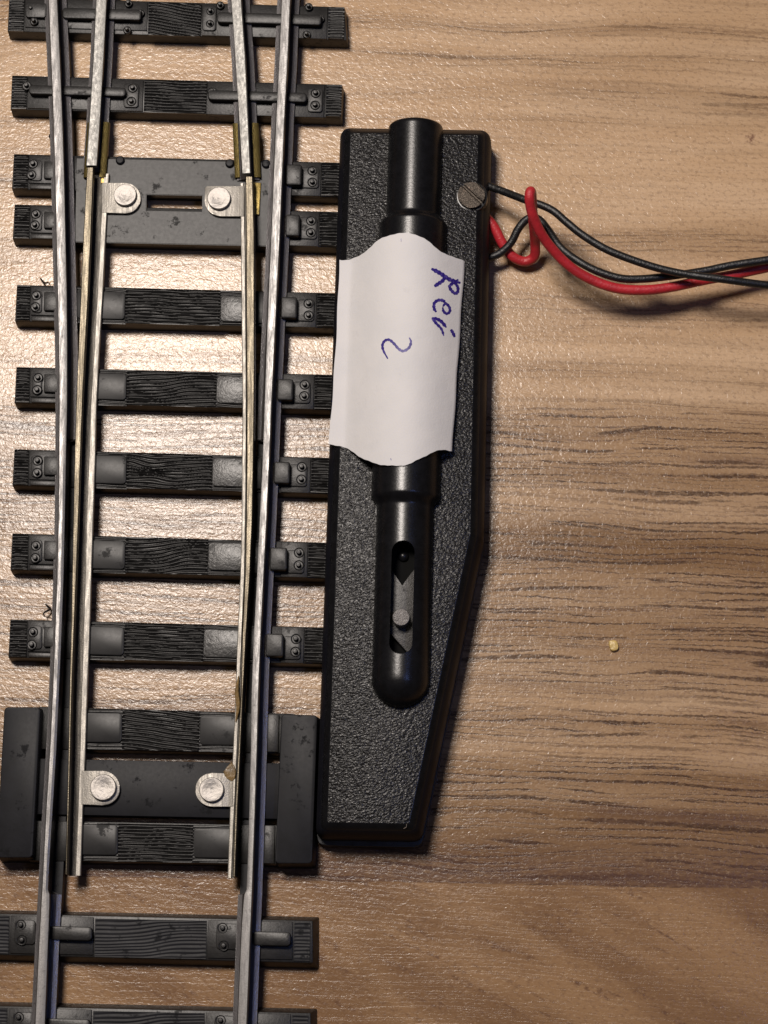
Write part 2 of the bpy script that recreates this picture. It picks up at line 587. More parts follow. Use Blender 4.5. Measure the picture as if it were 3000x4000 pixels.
def grain(name, parent, mat, x0, y0, x1, y1, z, pitch=0.30, amp=0.10, seed=0, style='wavy', skew=0.028, dx=0.11, dy=0.036, bow=0.0):
    """a moulded wood-grain panel: real grooves running along the sleeper"""
    q = [Vector(p) for p in pquad(x0, y0, x1, y1, z, skew)]
    W = (q[1] - q[0]).length
    H = (q[3] - q[0]).length
    nu, nv = max(3, int(W / dx)), max(6, int(H / dy))
    rnd = random.Random(seed)
    ph = [rnd.uniform(0, 6.28) for _ in range(8)]
    kx = rnd.uniform(0.3, 0.7) * W
    bm = bmesh.new()
    g = []
    for i in range(nu + 1):
        u = i / nu
        X = u * W
        col = []
        for j in range(nv + 1):
            v = j / nv
            p = q[0].lerp(q[1], u).lerp(q[3].lerp(q[2], u), v)
            Y = (v - 0.5) * H
            wv = 0.045 * math.sin(X * 0.7 + ph[0]) + 0.025 * math.sin(X * 1.5 + ph[1] + Y * 1.4)
            if style == 'wavy':
                wv += 0.42 * math.tanh((X - W * 0.55) * 0.7) * (0.5 + 0.5 * math.cos(Y * 1.1))
            elif style == 'eye':
                wv += 0.45 * Y * math.exp(-((X - kx) / (W * 0.20)) ** 2) * math.exp(-(Y / 0.7) ** 2) * 2.0 + 0.1 * math.sin(X * 0.6 + ph[3])
            elif style == 'curved':
                wv += -0.9 * (u ** 1.2) + 0.25 * u * u
            elif style == 'short':
                wv = 0.06 * math.sin(Y * 3.0 + ph[0]) + 0.02 * math.sin(X * 1.5 + Y * 5 + ph[1])
            P = 2 * math.pi * (Y + wv) / pitch
            s_ = 0.5 + 0.5 * math.sin(P + 0.35 * math.sin(P * 0.37 + ph[4]) + 0.25 * math.sin(X * 0.9 + ph[6]))
            dep = (1 - s_) ** 1.2 * (0.82 + 0.18 * math.sin(X * 1.2 + ph[5] + P * 0.9))
            ed = min(1.0, min(X, W - X) / 0.12) * min(1.0, (0.5 * H - abs(Y)) / 0.07 + 0.15)
            hz = z - amp * dep * max(0.0, ed)
            col.append(bm.verts.new((p.x, p.y, hz)))
        g.append(col)
    for i in range(nu):
        for j in range(nv):
            bm.faces.new((g[i][j], g[i][j + 1], g[i + 1][j + 1], g[i + 1][j]))
    rim = [g[i][0] for i in range(nu + 1)] + [g[nu][j] for j in range(1, nv + 1)] + [g[i][nv] for i in range(nu - 1, -1, -1)] + [g[0][j] for j in range(nv - 1, 0, -1)]
    low = [bm.verts.new((v.co.x, v.co.y, z - 0.3)) for v in rim]
    m = len(rim)
    for i in range(m):
        j = (i + 1) % m
        bm.faces.new((rim[i], rim[j], low[j], low[i]))
    return link(name, bm, mat, parent, smooth=60)


def bolt(parent, px, py, z, r=0.46, h=0.34):
    p = at(px, py, z)
    bm = bmesh.new()
    lathe(bm, p.x, p.y, [(r, z - 0.15), (r, z + 0.06), (r * 0.93, z + 0.11), (r * 0.86, z + 0.10), (r * 0.76, z + 0.01), (r * 0.50, z + 0.01), (r * 0.48, z + h), (r * 0.36, z + h + 0.08), (0, z + h + 0.10)], 20)
    return link('bolt', bm, M['chair'], parent, smooth=40)


# ------------------------------------------------------------------ table top
bm = bmesh.new()
prism(bm, [(-450, 350), (450, 350), (450, -350), (-450, -350)], -22, 0, 1.0)
table = link('table_top', bm, M['table'])
tag(table, 'wood-grain laminate table top with pale and brown boards under the track', 'table', kind='structure')

# ------------------------------------------------------------------ turnout
tc = at(600, 2000, 0)
turnout = thing('model_railway_turnout', (tc.x, tc.y, 0),
                'model railway turnout with black plastic sleepers, worn steel rails and riveted point blades', 'railway turnout')
ZS = 1.75        # sleeper top
ZP = 1.95        # plates on the sleeper
ZF = 2.05        # rail foot underside
ZH = 4.15        # rail head


def sleeper_body(pts, z1=ZS, draft=0.10, bev=0.08):
    """pts: TL, TR, BR, BL in photo pixels at the top face"""
    bm = bmesh.new()
    prism(bm, [at(x, y, z1).xy for x, y in pts], 0.0, z1, bev, draft)
    return link('sleeper', bm, M['plastic'], turnout)


# --- seven sleepers beside the blades and their fittings (left x, top, bottom | right x, top, bottom)
SL = {
    3: ((54, 601, 739), (1340, 635, 770)),
    4: ((57, 798, 933), (1335, 827, 967)),
    5: ((66, 1112, 1255), (1330, 1145, 1283)),
    6: ((64, 1433, 1574), (1325, 1464, 1603)),
    7: ((56, 1754, 1897), (1315, 1789, 1931)),
    8: ((48, 2083, 2227), (1300, 2120, 2261)),
    9: ((40, 2419, 2569), (1285, 2451, 2595)),
}
CLIP = {3: (1118, 640, 1179, 721), 4: (1116, 836, 1172, 920), 5: (1098, 1158, 1161, 1241), 6: (1084, 1479, 1146, 1562), 7: (1071, 1802, 1133, 1887),
        8: (1055, 2137, 1122, 2226), 9: (1039, 2474, 1108, 2563)}
BR = {3: ((1220, 667), (1220, 712)), 4: ((1215, 863), (1214, 909)), 5: ((1205, 1186), (1205, 1232)), 6: ((1190, 1503), (1188, 1547)),
      7: ((1179, 1824), (1177, 1873)), 8: ((1168, 2159), (1167, 2208)), 9: ((1156, 2496), (1154, 2546))}
BL = {3: ((129, 640), (123, 683)), 4: ((140, 836), (136, 879)), 5: ((142, 1154), (138, 1199)), 6: ((149, 1476), (145, 1523)), 7: ((147, 1800), (145, 1847)),
      8: ((140, 2132), (138, 2180)), 9: ((129, 2469), (124, 2519))}
GL = {3: 111, 4: 116, 5: 118, 6: 116, 7: 112, 8: 110, 9: 106}
GR = {3: (1258, 1326), 4: (1250, 1322), 5: (1240, 1312), 6: (1231, 1303), 7: (1217, 1290), 8: (1206, 1276), 9: (1192, 1266)}
SPL = {5: (402, 1137, 490, 1245), 6: (389, 1456, 495, 1559), 7: (375, 1777, 495, 1887), 8: (362, 2110, 490, 2220), 9: (348, 2446, 486, 2556)}
SPR = {5: (863, 1155, 955, 1254), 6: (847, 1467, 955, 1573), 7: (831, 1788, 953, 1898), 8: (815, 2119, 948, 2225), 9: (797, 2458, 938, 2566)}
STY = {5: 'straight', 6: 'wavy', 7: 'eye', 8: 'wavy', 9: 'straight'}


def rowy(k, x):
    (xl, tl, bl), (xr, tr, br) = SL[k]
    t = (x - xl) / (xr - xl)
    return tl + (tr - tl) * t, bl + (br - bl) * t


for k, ((xl, tl, bl), (xr, tr, br)) in SL.items():
    s = sleeper_body([(xl, tl), (xr, tr), (xr - 4, br), (xl - 8, bl)])
    # grooved ends
    a, b = rowy(k, xl)
    grain('end_panel', s, M['plastic'], xl + 2, a + 3, GL[k], b - 4, ZP, 0.29, 0.20, k, 'short', dx=0.12)
    a, b = rowy(k, GR[k][0])
    grain('end_panel', s, M['plastic'], GR[k][0], a + 4, GR[k][1], b - 6, ZP, 0.29, 0.20, k + 30, 'short', dx=0.12)
    # base plates under the rails
    a, b = rowy(k, GL[k])
    slab('base_plate', s, M['chair'], GL[k] + 4, a + 5, 232, b - 26, ZS - 0.2, ZP - 0.02, 0.05)
    slab('chair_plate', s, M['chair'], GL[k] + 10, a + 22, 165, b - 36, ZS - 0.2, ZP + 0.15, 0.06, corner=0.3)
    slab('rail_clip', s, M['chair'], 172, a + 26, 236, b - 44, ZS - 0.2, ZP + 0.36, 0.10)
    slab('foot_strip', s, M['chair'], GL[k] + 6, b - 22, 232, b - 4, ZS - 0.2, ZP, 0.05)
    for (bx, by) in BL[k]:
        bolt(s, bx, by, ZP + 0.15)
    a, b = rowy(k, 1110)
    slab('base_plate', s, M['chair'], 1100, a + 2, GR[k][0] - 3, b - 3, ZS - 0.2, ZP, 0.05)
    cx0, cy0, cx1, cy1 = CLIP[k]
    slab('chair_plate', s, M['chair'], cx1 - 4, cy0 + 10, cx1 + 68, cy1 + 12, ZS - 0.2, ZP + 0.18, 0.07, corner=0.3)
    slab('rail_clip', s, M['chair'], cx0, cy0, cx1, cy1, ZS - 0.2, ZP + 0.95, 0.14, corner=0.22, skew=0.02)
    for (bx, by) in BR[k]:
        bolt(s, bx, by, ZP + 0.18)
    if k in SPL:
        x0, y0, x1, y1 = SPL[k]
        x2, y2, x3, y3 = SPR[k]
        a, b = rowy(k, 380)
        grain('grain_panel', s, M['plastic'], 300, a - 2, x1 + 4, b - 1, ZP - 0.10, 0.27, 0.08, k + 50, 'straight')
        a, b = rowy(k, x1 + 2)
        grain('grain_panel', s, M['plastic'], x1 + 2, a + 1, x2 - 2, b - 2, ZP, 0.31, 0.22, k + 9, STY[k])
        a, b = rowy(k, x2)
        grain('grain_panel', s, M['plastic'], x2 - 4, a + 1, 1010, b - 2, ZP - 0.10, 0.27, 0.08, k + 70, 'straight')
        slab('slide_plate', s, M['plate'], 300, y0 - (x0 - 300) * 0.028, x1, y1 - (x0 - 300) * 0.028, ZS - 0.2, ZP + 0.10, 0.06, corner=0.35)
        slab('slide_plate', s, M['slide'], x2, y2, x3 + 30, y3, ZS - 0.2, ZP + 0.12, 0.06, corner=0.35)
        slab('slide_plate', s, M['plate'], 1003 - (k - 5) * 6, rowy(k, 1005)[0] + 8, 1040 - (k - 5) * 8, rowy(k, 1005)[1] - 14, ZS - 0.2, ZP + 0.05, 0.05)

# --- hinge plate joining the two upper sleepers, with a slot
hp = bmesh.new()
zt = ZS + 0.32


def hq(x0, y0, x1, y1):
    return pquad(x0, y0, x1, y1, zt, 0.022)


outq = hq(300, 618, 1095, 945)
inq = [at(572, 760, zt).xy, at(790, 764, zt).xy, at(789, 827, zt).xy, at(571, 823, zt).xy]
vo = [[hp.verts.new((p[0], p[1], z_)) for p in outq] for z_ in (zt, ZS - 0.45)]
vi = [[hp.verts.new((p[0], p[1], z_)) for p in inq] for z_ in (zt, ZS - 0.45)]
for k in range(4):
    j = (k + 1) % 4
    hp.faces.new((vo[0][k], vo[0][j], vi[0][j], vi[0][k]))
    hp.faces.new((vo[1][j], vo[1][k], vi[1][k], vi[1][j]))
    hp.faces.new((vo[0][j], vo[0][k], vo[1][k], vo[1][j]))
    hp.faces.new((vi[0][k], vi[0][j], vi[1][j], vi[1][k]))
bmesh.ops.bevel(hp, geom=[e for e in hp.edges if all(abs(v.co.z - zt) < 1e-6 for v in e.verts) and len([f for f in e.link_faces if abs(f.normal.z) < 0.5 or all(abs(v.co.z - zt) < 1e-6 for v in f.verts)]) == 2 and any(any(v.co.z < zt - 0.1 for v in f.verts) for f in e.link_faces)], offset=0.06, segments=2, affect='EDGES')
hinge = link('hinge_plate', hp, M['plate'], turnout)
for (x, y) in ((470, 628), (898, 640), (1040, 642)):
    p = at(x, y, zt)
    b_ = bmesh.new()
    lathe(b_, p.x, p.y, [(0.42, 0.8), (0.42, zt + 0.15), (0.3, zt + 0.3), (0, zt + 0.34)], 16)
    link('stud', b_, M['block'], hinge)

# --- two top sleepers with long clip bars
s1 = sleeper_body([(36, -12), (1346, 27), (1354, 157), (29, 122)])
grain('end_panel', s1, M['plastic'], 38, -8, 95, 120, ZP, 0.30, 0.12, 1, 'short')
grain('end_panel', s1, M['plastic'], 1284, 27, 1346, 150, ZP, 0.30, 0.10, 2, 'short')
grain('grain_panel', s1, M['plastic'], 581, 9, 786, 136, ZP + 0.08, 0.30, 0.20, 4, 'curved')
slab('base_plate', s1, M['chair'], 100, -6, 577, 106, ZS - 0.2, ZP - 0.04, 0.05)
slab('base_plate', s1, M['chair'], 790, 14, 1280, 138, ZS - 0.2, ZP - 0.04, 0.05)
slab('clip_bar', s1, M['chair'], 244, 28, 552, 70, ZS - 0.2, ZP + 0.75, 0.12, corner=0.3)
slab('clip_bar', s1, M['chair'], 848, 45, 1256, 86, ZS - 0.2, ZP + 0.75, 0.12, corner=0.3)
slab('chair_plate', s1, M['chair'], 792, 20, 846, 118, ZS - 0.2, ZP + 0.18, 0.07, corner=0.3)
slab('chair_plate', s1, M['chair'], 100, 8, 182, 66, ZS - 0.2, ZP + 0.45, 0.07, corner=0.3)
for x, y in ((549, 52), (122, 36), (133, 84), (502, 14), (497, 118), (822, 45), (820, 93), (1252, 74), (1206, 27), (860, 21), (1198, 135)):
    bolt(s1, x, y, ZP + 0.18, 0.38, 0.45)
s2 = sleeper_body([(47, 294), (1337, 330), (1331, 460), (41, 427)])
grain('end_panel', s2, M['plastic'], 49, 297, 106, 424, ZP, 0.30, 0.13, 5, 'short')
grain('end_panel', s2, M['plastic'], 1276, 332, 1336, 454, ZP, 0.30, 0.13, 6, 'short')
grain('grain_panel', s2, M['plastic'], 565, 310, 808, 438, ZP + 0.05, 0.30, 0.20, 7, 'straight')
slab('base_plate', s2, M['chair'], 110, 300, 560, 422, ZS - 0.2, ZP - 0.04, 0.05)
slab('base_plate', s2, M['chair'], 812, 320, 1268, 446, ZS - 0.2, ZP - 0.04, 0.05)
slab('clip_bar', s2, M['chair'], 112, 330, 492, 366, ZS - 0.2, ZP + 0.75, 0.12, corner=0.35)
slab('clip_bar', s2, M['chair'], 812, 350, 1199, 388, ZS - 0.2, ZP + 0.75, 0.12, corner=0.35)
slab('chair_plate', s2, M['chair'], 484, 325, 543, 418, ZS - 0.2, ZP + 0.18, 0.07, corner=0.3)
slab('chair_plate', s2, M['chair'], 1203, 342, 1262, 436, ZS - 0.2, ZP + 0.18, 0.07, corner=0.3)
for x, y in ((104, 335), (518, 344), (513, 396), (829, 359), (1233, 364), (1231, 411)):
    bolt(s2, x, y, ZP + 0.2)

# --- sleepers at the tie bar
SS = 0.028
s10 = sleeper_body([(150, 2760), (1150, 2788), (1148, 2944), (146, 2926)])
s11 = sleeper_body([(118, 3205), (1130, 3224), (1126, 3376), (112, 3362)])
grain('grain_panel', s10, M['plastic'], 341, 2768, 479, 2925, ZP - 0.10, 0.27, 0.06, 101, 'straight', skew=0.02)
grain('grain_panel', s10, M['plastic'], 479, 2772, 779, 2928, ZP, 0.34, 0.22, 102, 'curved', skew=0.02)
grain('grain_panel', s10, M['plastic'], 779, 2780, 960, 2935, ZP - 0.10, 0.27, 0.06, 103, 'straight', skew=0.02)
slab('slide_plate', s10, M['plate'], 300, 2783, 477, 2898, ZS - 0.2, ZP + 0.10, 0.06, corner=0.35, skew=0.012)
slab('slide_plate', s10, M['plate'], 781, 2795, 960, 2909, ZS - 0.2, ZP + 0.10, 0.06, corner=0.35, skew=0.012)
slab('base_plate', s10, M['chair'], 1042, 2790, 1090, 2936, ZS - 0.2, ZP + 0.06, 0.05)
grain('grain_panel', s11, M['plastic'], 330, 3214, 463, 3362, ZP - 0.10, 0.27, 0.06, 104, 'straight', skew=0.02)
grain('grain_panel', s11, M['plastic'], 463, 3216, 754, 3364, ZP, 0.30, 0.19, 105, 'straight', skew=0.02)
grain('grain_panel', s11, M['plastic'], 754, 3222, 940, 3370, ZP - 0.10, 0.27, 0.06, 106, 'straight', skew=0.02)
slab('slide_plate', s11, M['plate'], 290, 3220, 461, 3338, ZS - 0.2, ZP + 0.08, 0.06, corner=0.35, skew=0.012)
slab('slide_plate', s11, M['plate'], 756, 3235, 930, 3350, ZS - 0.2, ZP + 0.08, 0.06, corner=0.35, skew=0.012)
slab('base_plate', s11, M['chair'], 1032, 3224, 1074, 3372, ZS - 0.2, ZP + 0.06, 0.05)
bm = bmesh.new()
prism(bm, [at(120, 2962, 2.0).xy, at(1120, 2982, 2.0).xy, at(1116, 3200, 2.0).xy, at(112, 3180, 2.0).xy], 0.4, 2.0, 0.07)
tie = link('tie_bar', bm, M['block'], turnout)
tag(tie, 'smooth black tie bar across the lower sleepers')
for nm, pts in (('left', [(17, 2762), (158, 2762), (126, 3350), (-16, 3350)]), ('right', [(1100, 2789), (1240, 2794), (1219, 3373), (1074, 3373)])):
    bm = bmesh.new()
    prism(bm, [at(x, y, 2.9).xy for x, y in pts], 0.0, 2.9, 0.10, 0.18, corner=0.35)
    o = link('end_block', bm, M['block'], turnout)

# --- two bottom sleepers
for (yo, dx_, sd) in ((0, 0, 110), (361, -8, 111)):
    bm = bmesh.new()
    prism(bm, [at(x + dx_, y + yo, ZS).xy for x, y in ((-96, 3566), (1222, 3596), (1222, 3762), (-98, 3728))], 0.0, ZS, 0.12, 0.42, corner=0.0)
    s = link('sleeper', bm, M['plastic'], turnout)
    grain('grain_panel', s, M['block'], 372 + dx_, 3588 + yo, 807 + dx_, 3738 + yo, ZP - 0.08, 0.30, 0.035, sd, 'wavy', skew=0.02)
    grain('end_panel', s, M['block'], 1150 + dx_, 3604 + yo, 1212 + dx_, 3752 + yo, ZP - 0.08, 0.32, 0.035, sd + 5, 'short', skew=0.02)
    grain('end_panel', s, M['block'], -90 + dx_, 3574 + yo, 36 + dx_, 3722 + yo, ZP - 0.08, 0.32, 0.035, sd + 6, 'short', skew=0.02)
    slab('base_plate', s, M['chair'], 42 + dx_, 3576 + yo, 366 + dx_, 3724 + yo, ZS - 0.2, ZP - 0.05, 0.05, skew=0.02)
    slab('base_plate', s, M['chair'], 812 + dx_, 3594 + yo, 1144 + dx_, 3742 + yo, ZS - 0.2, ZP - 0.05, 0.05, skew=0.02)
    slab('clip_bar', s, M['chair'], 180 + dx_, 3616 + yo, 360 + dx_, 3670 + yo, ZS - 0.2, ZP + 0.7, 0.12, corner=0.35)
    slab('clip_bar', s, M['chair'], 985 + dx_, 3637 + yo, 1136 + dx_, 3692 + yo, ZS - 0.2, ZP + 0.7, 0.12, corner=0.35)
    slab('chair_plate', s, M['chair'], 58 + dx_, 3592 + yo, 140 + dx_, 3688 + yo, ZS - 0.2, ZP + 0.14, 0.08, corner=0.35)
    slab('chair_plate', s, M['chair'], 846 + dx_, 3606 + yo, 940 + dx_, 3708 + yo, ZS - 0.2, ZP + 0.14, 0.08, corner=0.35)
    for x, y in ((82, 3613), (86, 3672), (870, 3625), (874, 3694)):
        bolt(s, x + dx_, y + yo, ZP + 0.10, 0.45, 0.25)


# --- stock rails -----------------------------------------------------------------
def rail(name, tab, outer, y0, y1, top_mat, cut=None, foot=1.04, step=24, zh=ZH, hw_nom=0.42, label=None):
    """tab rows: y, head left px, head right px at head height. outer = -1 left / +1 right edge stays whole"""
    bm = bmesh.new()
    secs = []
    y = y0
    ys = []
    while y < y1:
        ys.append(y)
        y += step
    ys.append(y1)
    if cut:
        ys = sorted(set(ys + [cut[0] - 3, cut[0] + 8, cut[1] - 12, cut[1] + 6]))
    for y in ys:
        hl, hr = lerp_tab(tab, y)
        pl, pr = at(hl, y, zh), at(hr, y, zh)
        yy = pl.y
        c = (pl.x + hw_nom) if outer < 0 else (pr.x - hw_nom)
        fl, fr = c - foot, c + foot
        wl, wr = c - 0.17, c + 0.17
        if cut and cut[0] < y < cut[1]:
            if outer < 0:
                fr = pr.x - 0.04
            else:
                fl = pl.x + 0.04
        # a worn, slightly sloping side of the running surface
        hw_ = pr.x - pl.x
        ca, cb = (hw_ * 0.36, 0.11) if outer < 0 else (0.10, hw_ * 0.46)
        wl = max(wl, pl.x + 0.06)
        wr = min(wr, pr.x - 0.06)
        s_ = [(fl, ZF), (fr, ZF), (fr, ZF + 0.20), (max(wr + 0.05, min(fr, c + 0.64)), ZF + 0.33), (wr, ZF + 0.60), (wr, zh - 0.75), (pr.x, zh - 0.58), (pr.x, zh - 0.16),
              (pr.x - 0.03, zh - 0.06), (pr.x - ca, zh), (pl.x + cb, zh), (pl.x + 0.03, zh - 0.06), (pl.x, zh - 0.16), (pl.x, zh - 0.58), (wl, zh - 0.75), (wl, ZF + 0.60),
              (min(wl - 0.05, max(fl, c - 0.64)), ZF + 0.33), (fl, ZF + 0.20)]
        secs.append([(x, yy, z) for x, z in s_])
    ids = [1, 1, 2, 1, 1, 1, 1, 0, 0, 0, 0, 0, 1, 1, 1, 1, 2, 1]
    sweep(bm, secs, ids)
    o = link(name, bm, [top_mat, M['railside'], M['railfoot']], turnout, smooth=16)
    if label:
        tag(o, label)
    return o


TL_ = [(0, 186.6, 223), (217, 196, 233), (434, 205, 242), (678, 212, 250), (904, 217, 255), (1126, 222, 260), (1352, 227, 262.5), (1578, 229, 262), (1804, 228, 257),
       (2026, 225.5, 253), (2252, 220, 248), (2478, 212, 240), (2704, 203, 230), (2926, 192, 220), (3152, 178, 206), (3378, 166, 192), (3480, 161, 187), (3494, 160, 194),
       (3600, 154, 191), (3692, 149, 187), (3850, 141, 181), (4000, 134, 175)]
TR_ = [(0, 1100, 1136), (217, 1091, 1127), (434, 1080, 1115), (678, 1069, 1105), (904, 1060, 1096), (1126, 1050, 1085), (1352, 1041, 1074), (1578, 1033, 1063), (1804, 1025, 1054),
       (2026, 1014, 1044), (2252, 1003, 1032), (2478, 991, 1021), (2704, 982, 1012), (2926, 979, 1006.5), (3152, 973, 999), (3378, 966, 991), (3480, 962, 987.5), (3494, 953, 987),
       (3608, 944, 982), (3692, 940, 978.5), (3980, 928, 967)]
rail('stock_rail', TL_, -1, -160, 4180, M['railtop'], cut=(1700, 3486), label='curved outer steel stock rail along the side away from the motor')
rail('stock_rail', TR_, 1, -160, 4180, M['railtop'], cut=(1700, 3486), label='straight steel stock rail on the side of the black motor')
TC1 = [(-100, 377, 420), (0, 373, 416), (226, 362, 404), (452, 348, 391), (646, 334.5, 377.5)]
TC2 = [(-100, 897, 937), (0, 903, 944), (226, 919, 960), (452, 933, 970), (676, 946, 980)]
rail('closure_rail', TC1, -1, -160, 646, M['closetop'], hw_nom=0.46, zh=ZH + 0.02)
rail('closure_rail', TC2, 1, -160, 676, M['closetop'], hw_nom=0.44, zh=ZH + 0.02)


# --- plastic stringers under the stock rails
def stringer(tab, y0, y1, outer, foot=1.16):
    bm = bmesh.new()
    secs = []
    y = y0
    while y <= y1:
        hl, hr = lerp_tab(tab, y)
        p = at(hl, y, ZH) if outer < 0 else at(hr, y, ZH)
        c = p.x + 0.42 if outer < 0 else p.x - 0.42
        secs.append([(c - foot * 0.82, p.y, 0.3), (c + foot * 0.82, p.y, 0.3), (c + foot * 0.82, p.y, 1.62), (c - foot * 0.82, p.y, 1.62)])
        y += 60
    sweep(bm, secs)
    return link('stringer', bm, M['block'], turnout)


stringer(TL_, -160, 4180, -1)
stringer(TR_, -160, 4180, 1)


# --- brass joiners
def joiner(tab, y0, y1, outer):
    bm = bmesh.new()
    secs = []
    for y in (y0, (y0 + y1) / 2, y1):
        hl, hr = lerp_tab(tab, y)
        p = at(hl, y, ZH) if outer < 0 else at(hr, y, ZH)
        c = p.x + 0.44 if outer < 0 else p.x - 0.44
        e = 1.04
        el = 0.72 if outer < 0 else e
        pr_ = [(-el - .16, ZF - .02), (e + .16, ZF - .02), (e + .16, ZF + .42), (e + .02, ZF + .50), (e - .42, ZF + .56), (e - .42, ZF + .46), (e, ZF + .36), (e, ZF + .04),
               (-el, ZF + .04), (-el, ZF + .36), (-el + .30, ZF + .46), (-el + .30, ZF + .56), (-el - .02, ZF + .50), (-el - .16, ZF + .42)]
        secs.append([(c + x, p.y, z) for x, z in pr_])
    sweep(bm, secs)
    return link('rail_joiner', bm, M['brass'], turnout)


joiner(TC1, 452, 668, -1)
joiner(TC2, 455, 668, 1)
slab('solder_tag', turnout, M['brassb'], 992, 712, 1019, 838, ZS, 2.30, 0.05, skew=0.05)
slab('solder_tag', turnout, M['brassb'], 394, 690, 416, 716, ZS, 2.40, 0.05, skew=0.05)

# --- point blades: y, head outer, head inner, flange inner edge, flange outer edge (px)
B1 = [(655, 340, 366, 408, 427), (714, 336, 364, 404, 423), (904, 325.5, 357, 394, 413), (1126, 316, 347, 383, 402), (1352, 306, 334.5, 370, 388), (1578, 296.5, 323, 357, 377), (1804, 290, 315, 349, 372),
      (2026, 285.5, 308, 341, 364), (2252, 281, 299.5, 335, 357), (2478, 276, 290, 328, 350), (2704, 270, 282, 321, 341), (2926, 266, 277, 315, 334), (3152, 261, 271, 307, 324), (3414, 254, 263, 297, 315)]
B2 = [(690, 987, 958, 950, 938), (904, 993, 960, 955, 941), (1126, 994, 961, 957, 943), (1352, 994, 962, 959, 945), (1578, 993, 963, 960, 947.5), (1804, 990, 962, 959, 945), (2026, 986, 961, 957, 944),
      (2252, 976, 956, 952, 938), (2478, 962, 945, 942, 927), (2704, 950, 940, 933, 920), (2926, 940, 929, 924, 910), (3152, 929, 917, 913, 898), (3423, 919, 908, 902, 889)]


def blade(tab, sgn):
    """sgn +1: inner side is to the right"""
    bm = bmesh.new()
    secs = []
    zt_, zfl = ZH - 0.06, ZP + 0.50
    y = tab[0][0]
    ys = []
    while y < tab[-1][0]:
        ys.append(y)
        y += 30
    ys.append(tab[-1][0])
    for y in ys:
        ho, hi, fi, fo = lerp_tab(tab, y)
        a, b_ = at(ho, y, zt_), at(hi, y, zt_)
        c, d = at(fi, y, zfl), at(fo, y, zfl)
        yy = a.y
        o, i_, f0, f1 = a.x, b_.x, c.x, d.x
        w_ = o + sgn * min(0.30, abs(i_ - o) * 0.8)
        if sgn * (f0 - i_) < 0.12:
            f0 = i_ + sgn * 0.12
        if sgn * (f1 - f0) < 0.25:
            f1 = f0 + sgn * 0.25
        s_ = [(o, ZP + 0.14), (f1, ZP + 0.14), (f1, zfl - 0.06), (f1 - sgn * 0.07, zfl), (f0, zfl), (f0 - sgn * 0.06, zfl - 0.20), (w_ + sgn * 0.1, zfl - 0.20), (w_, zfl + 0.1), (w_, zt_ - 0.62),
              (i_, zt_ - 0.5), (i_, zt_ - 0.12), (i_ - sgn * 0.1, zt_), (o + sgn * 0.08, zt_), (o, zt_ - 0.12)]
        secs.append([(x, yy, z) for x, z in s_])
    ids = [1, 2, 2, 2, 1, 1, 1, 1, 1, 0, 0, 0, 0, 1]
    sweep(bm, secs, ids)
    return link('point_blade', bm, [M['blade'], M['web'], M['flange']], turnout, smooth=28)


b1 = blade(B1, 1)
tag(b1, 'brassy point blade standing clear of the curved stock rail')
b2 = blade(B2, -1)
tag(b2, 'thin point blade close against the straight stock rail')


def tab_rivet(parent, x0, x1, y0, y1, rx, ry, rr, side, sq=False, zt_=ZP + 0.52):
    """side +1: rounded end to the right; -1: to the left"""
    hgt = (y1 - y0)
    r = hgt / 2
    ym = (y0 + y1) / 2
    pts = []
    if side > 0:
        pts += [(x0, y0), (x1 - r, y0)]
        pts += [(x1 - r + r * math.sin(a), ym - r * math.cos(a)) for a in [math.pi * i / 18 for i in range(1, 18)]]
        pts += [(x1 - r, y1), (x0, y1)]
    else:
        pts += [(x1, y1), (x0 + r, y1)]
        if sq:
            pts += [(x0 + r - r * math.sin(a), ym + r * math.cos(a)) for a in [math.pi * i / 18 for i in range(1, 10)]]
            pts += [(x0, y0 + 12), (x0 + 8, y0 + 3)]
        else:
            pts += [(x0 + r - r * math.sin(a), ym + r * math.cos(a)) for a in [math.pi * i / 18 for i in range(1, 18)]]
            pts += [(x0 + r, y0)]
        pts += [(x1, y0)]
    sk = [(x, y + (x - x0) * 0.02) for x, y in pts]
    bm = bmesh.new()
    prism(bm, [at(x, y, zt_).xy for x, y in sk], zt_ - 0.34, zt_, 0.04, seg=2)
    t = link('blade_tab', bm, M['flange'], parent, smooth=40)
    bm = bmesh.new()
    p = at(rx, ry, zt_ + 0.42)
    R = rr / 44.5
    lathe(bm, p.x, p.y, [(R * 0.98, zt_ - 0.1), (R, zt_ + 0.30), (R * 0.985, zt_ + 0.38), (R * 0.94, zt_ + 0.42), (R * 0.55, zt_ + 0.425), (R * 0.5, zt_ + 0.415), (R * 0.2, zt_ + 0.42), (R * 0.08, zt_ + 0.41), (0, zt_ + 0.40)], 48)
    link('rivet', bm, M['rivet'], parent, smooth=25)


tab_rivet(b1, 398, 549, 713, 831, 488, 760, 47, 1)
tab_rivet(b2, 800, 953, 723, 843, 855, 773, 48, -1, True)
tab_rivet(b1, 318, 468, 3010, 3143, 402, 3075, 51, 1)
tab_rivet(b2, 763, 912, 3018, 3149, 826, 3084, 48, -1)
# flux smear by the lower tab
bm = bmesh.new()
zz = ZP + 0.50
pts = [(872, 3012), (888, 3000), (903, 2975), (915, 2990), (922, 3012), (918, 3040), (908, 3052), (895, 3048), (884, 3038), (876, 3028)]
prism(bm, [at(x, y, zz + .1).xy for x, y in pts], zz - 0.2, zz + 0.10, 0.08)
link('flux_blob', bm, M['glue'], b2)
bm = bmesh.new()
tube(bm, catmull([at(x, y, ZP + 0.62) for x, y in ((932, 2640), (925, 2700), (930, 2760), (921, 2820))], 6), 0.16, 8, taper=lambda t: 0.25 + math.sin(math.pi * t))
link('flux_blob', bm, M['glue'], b2)

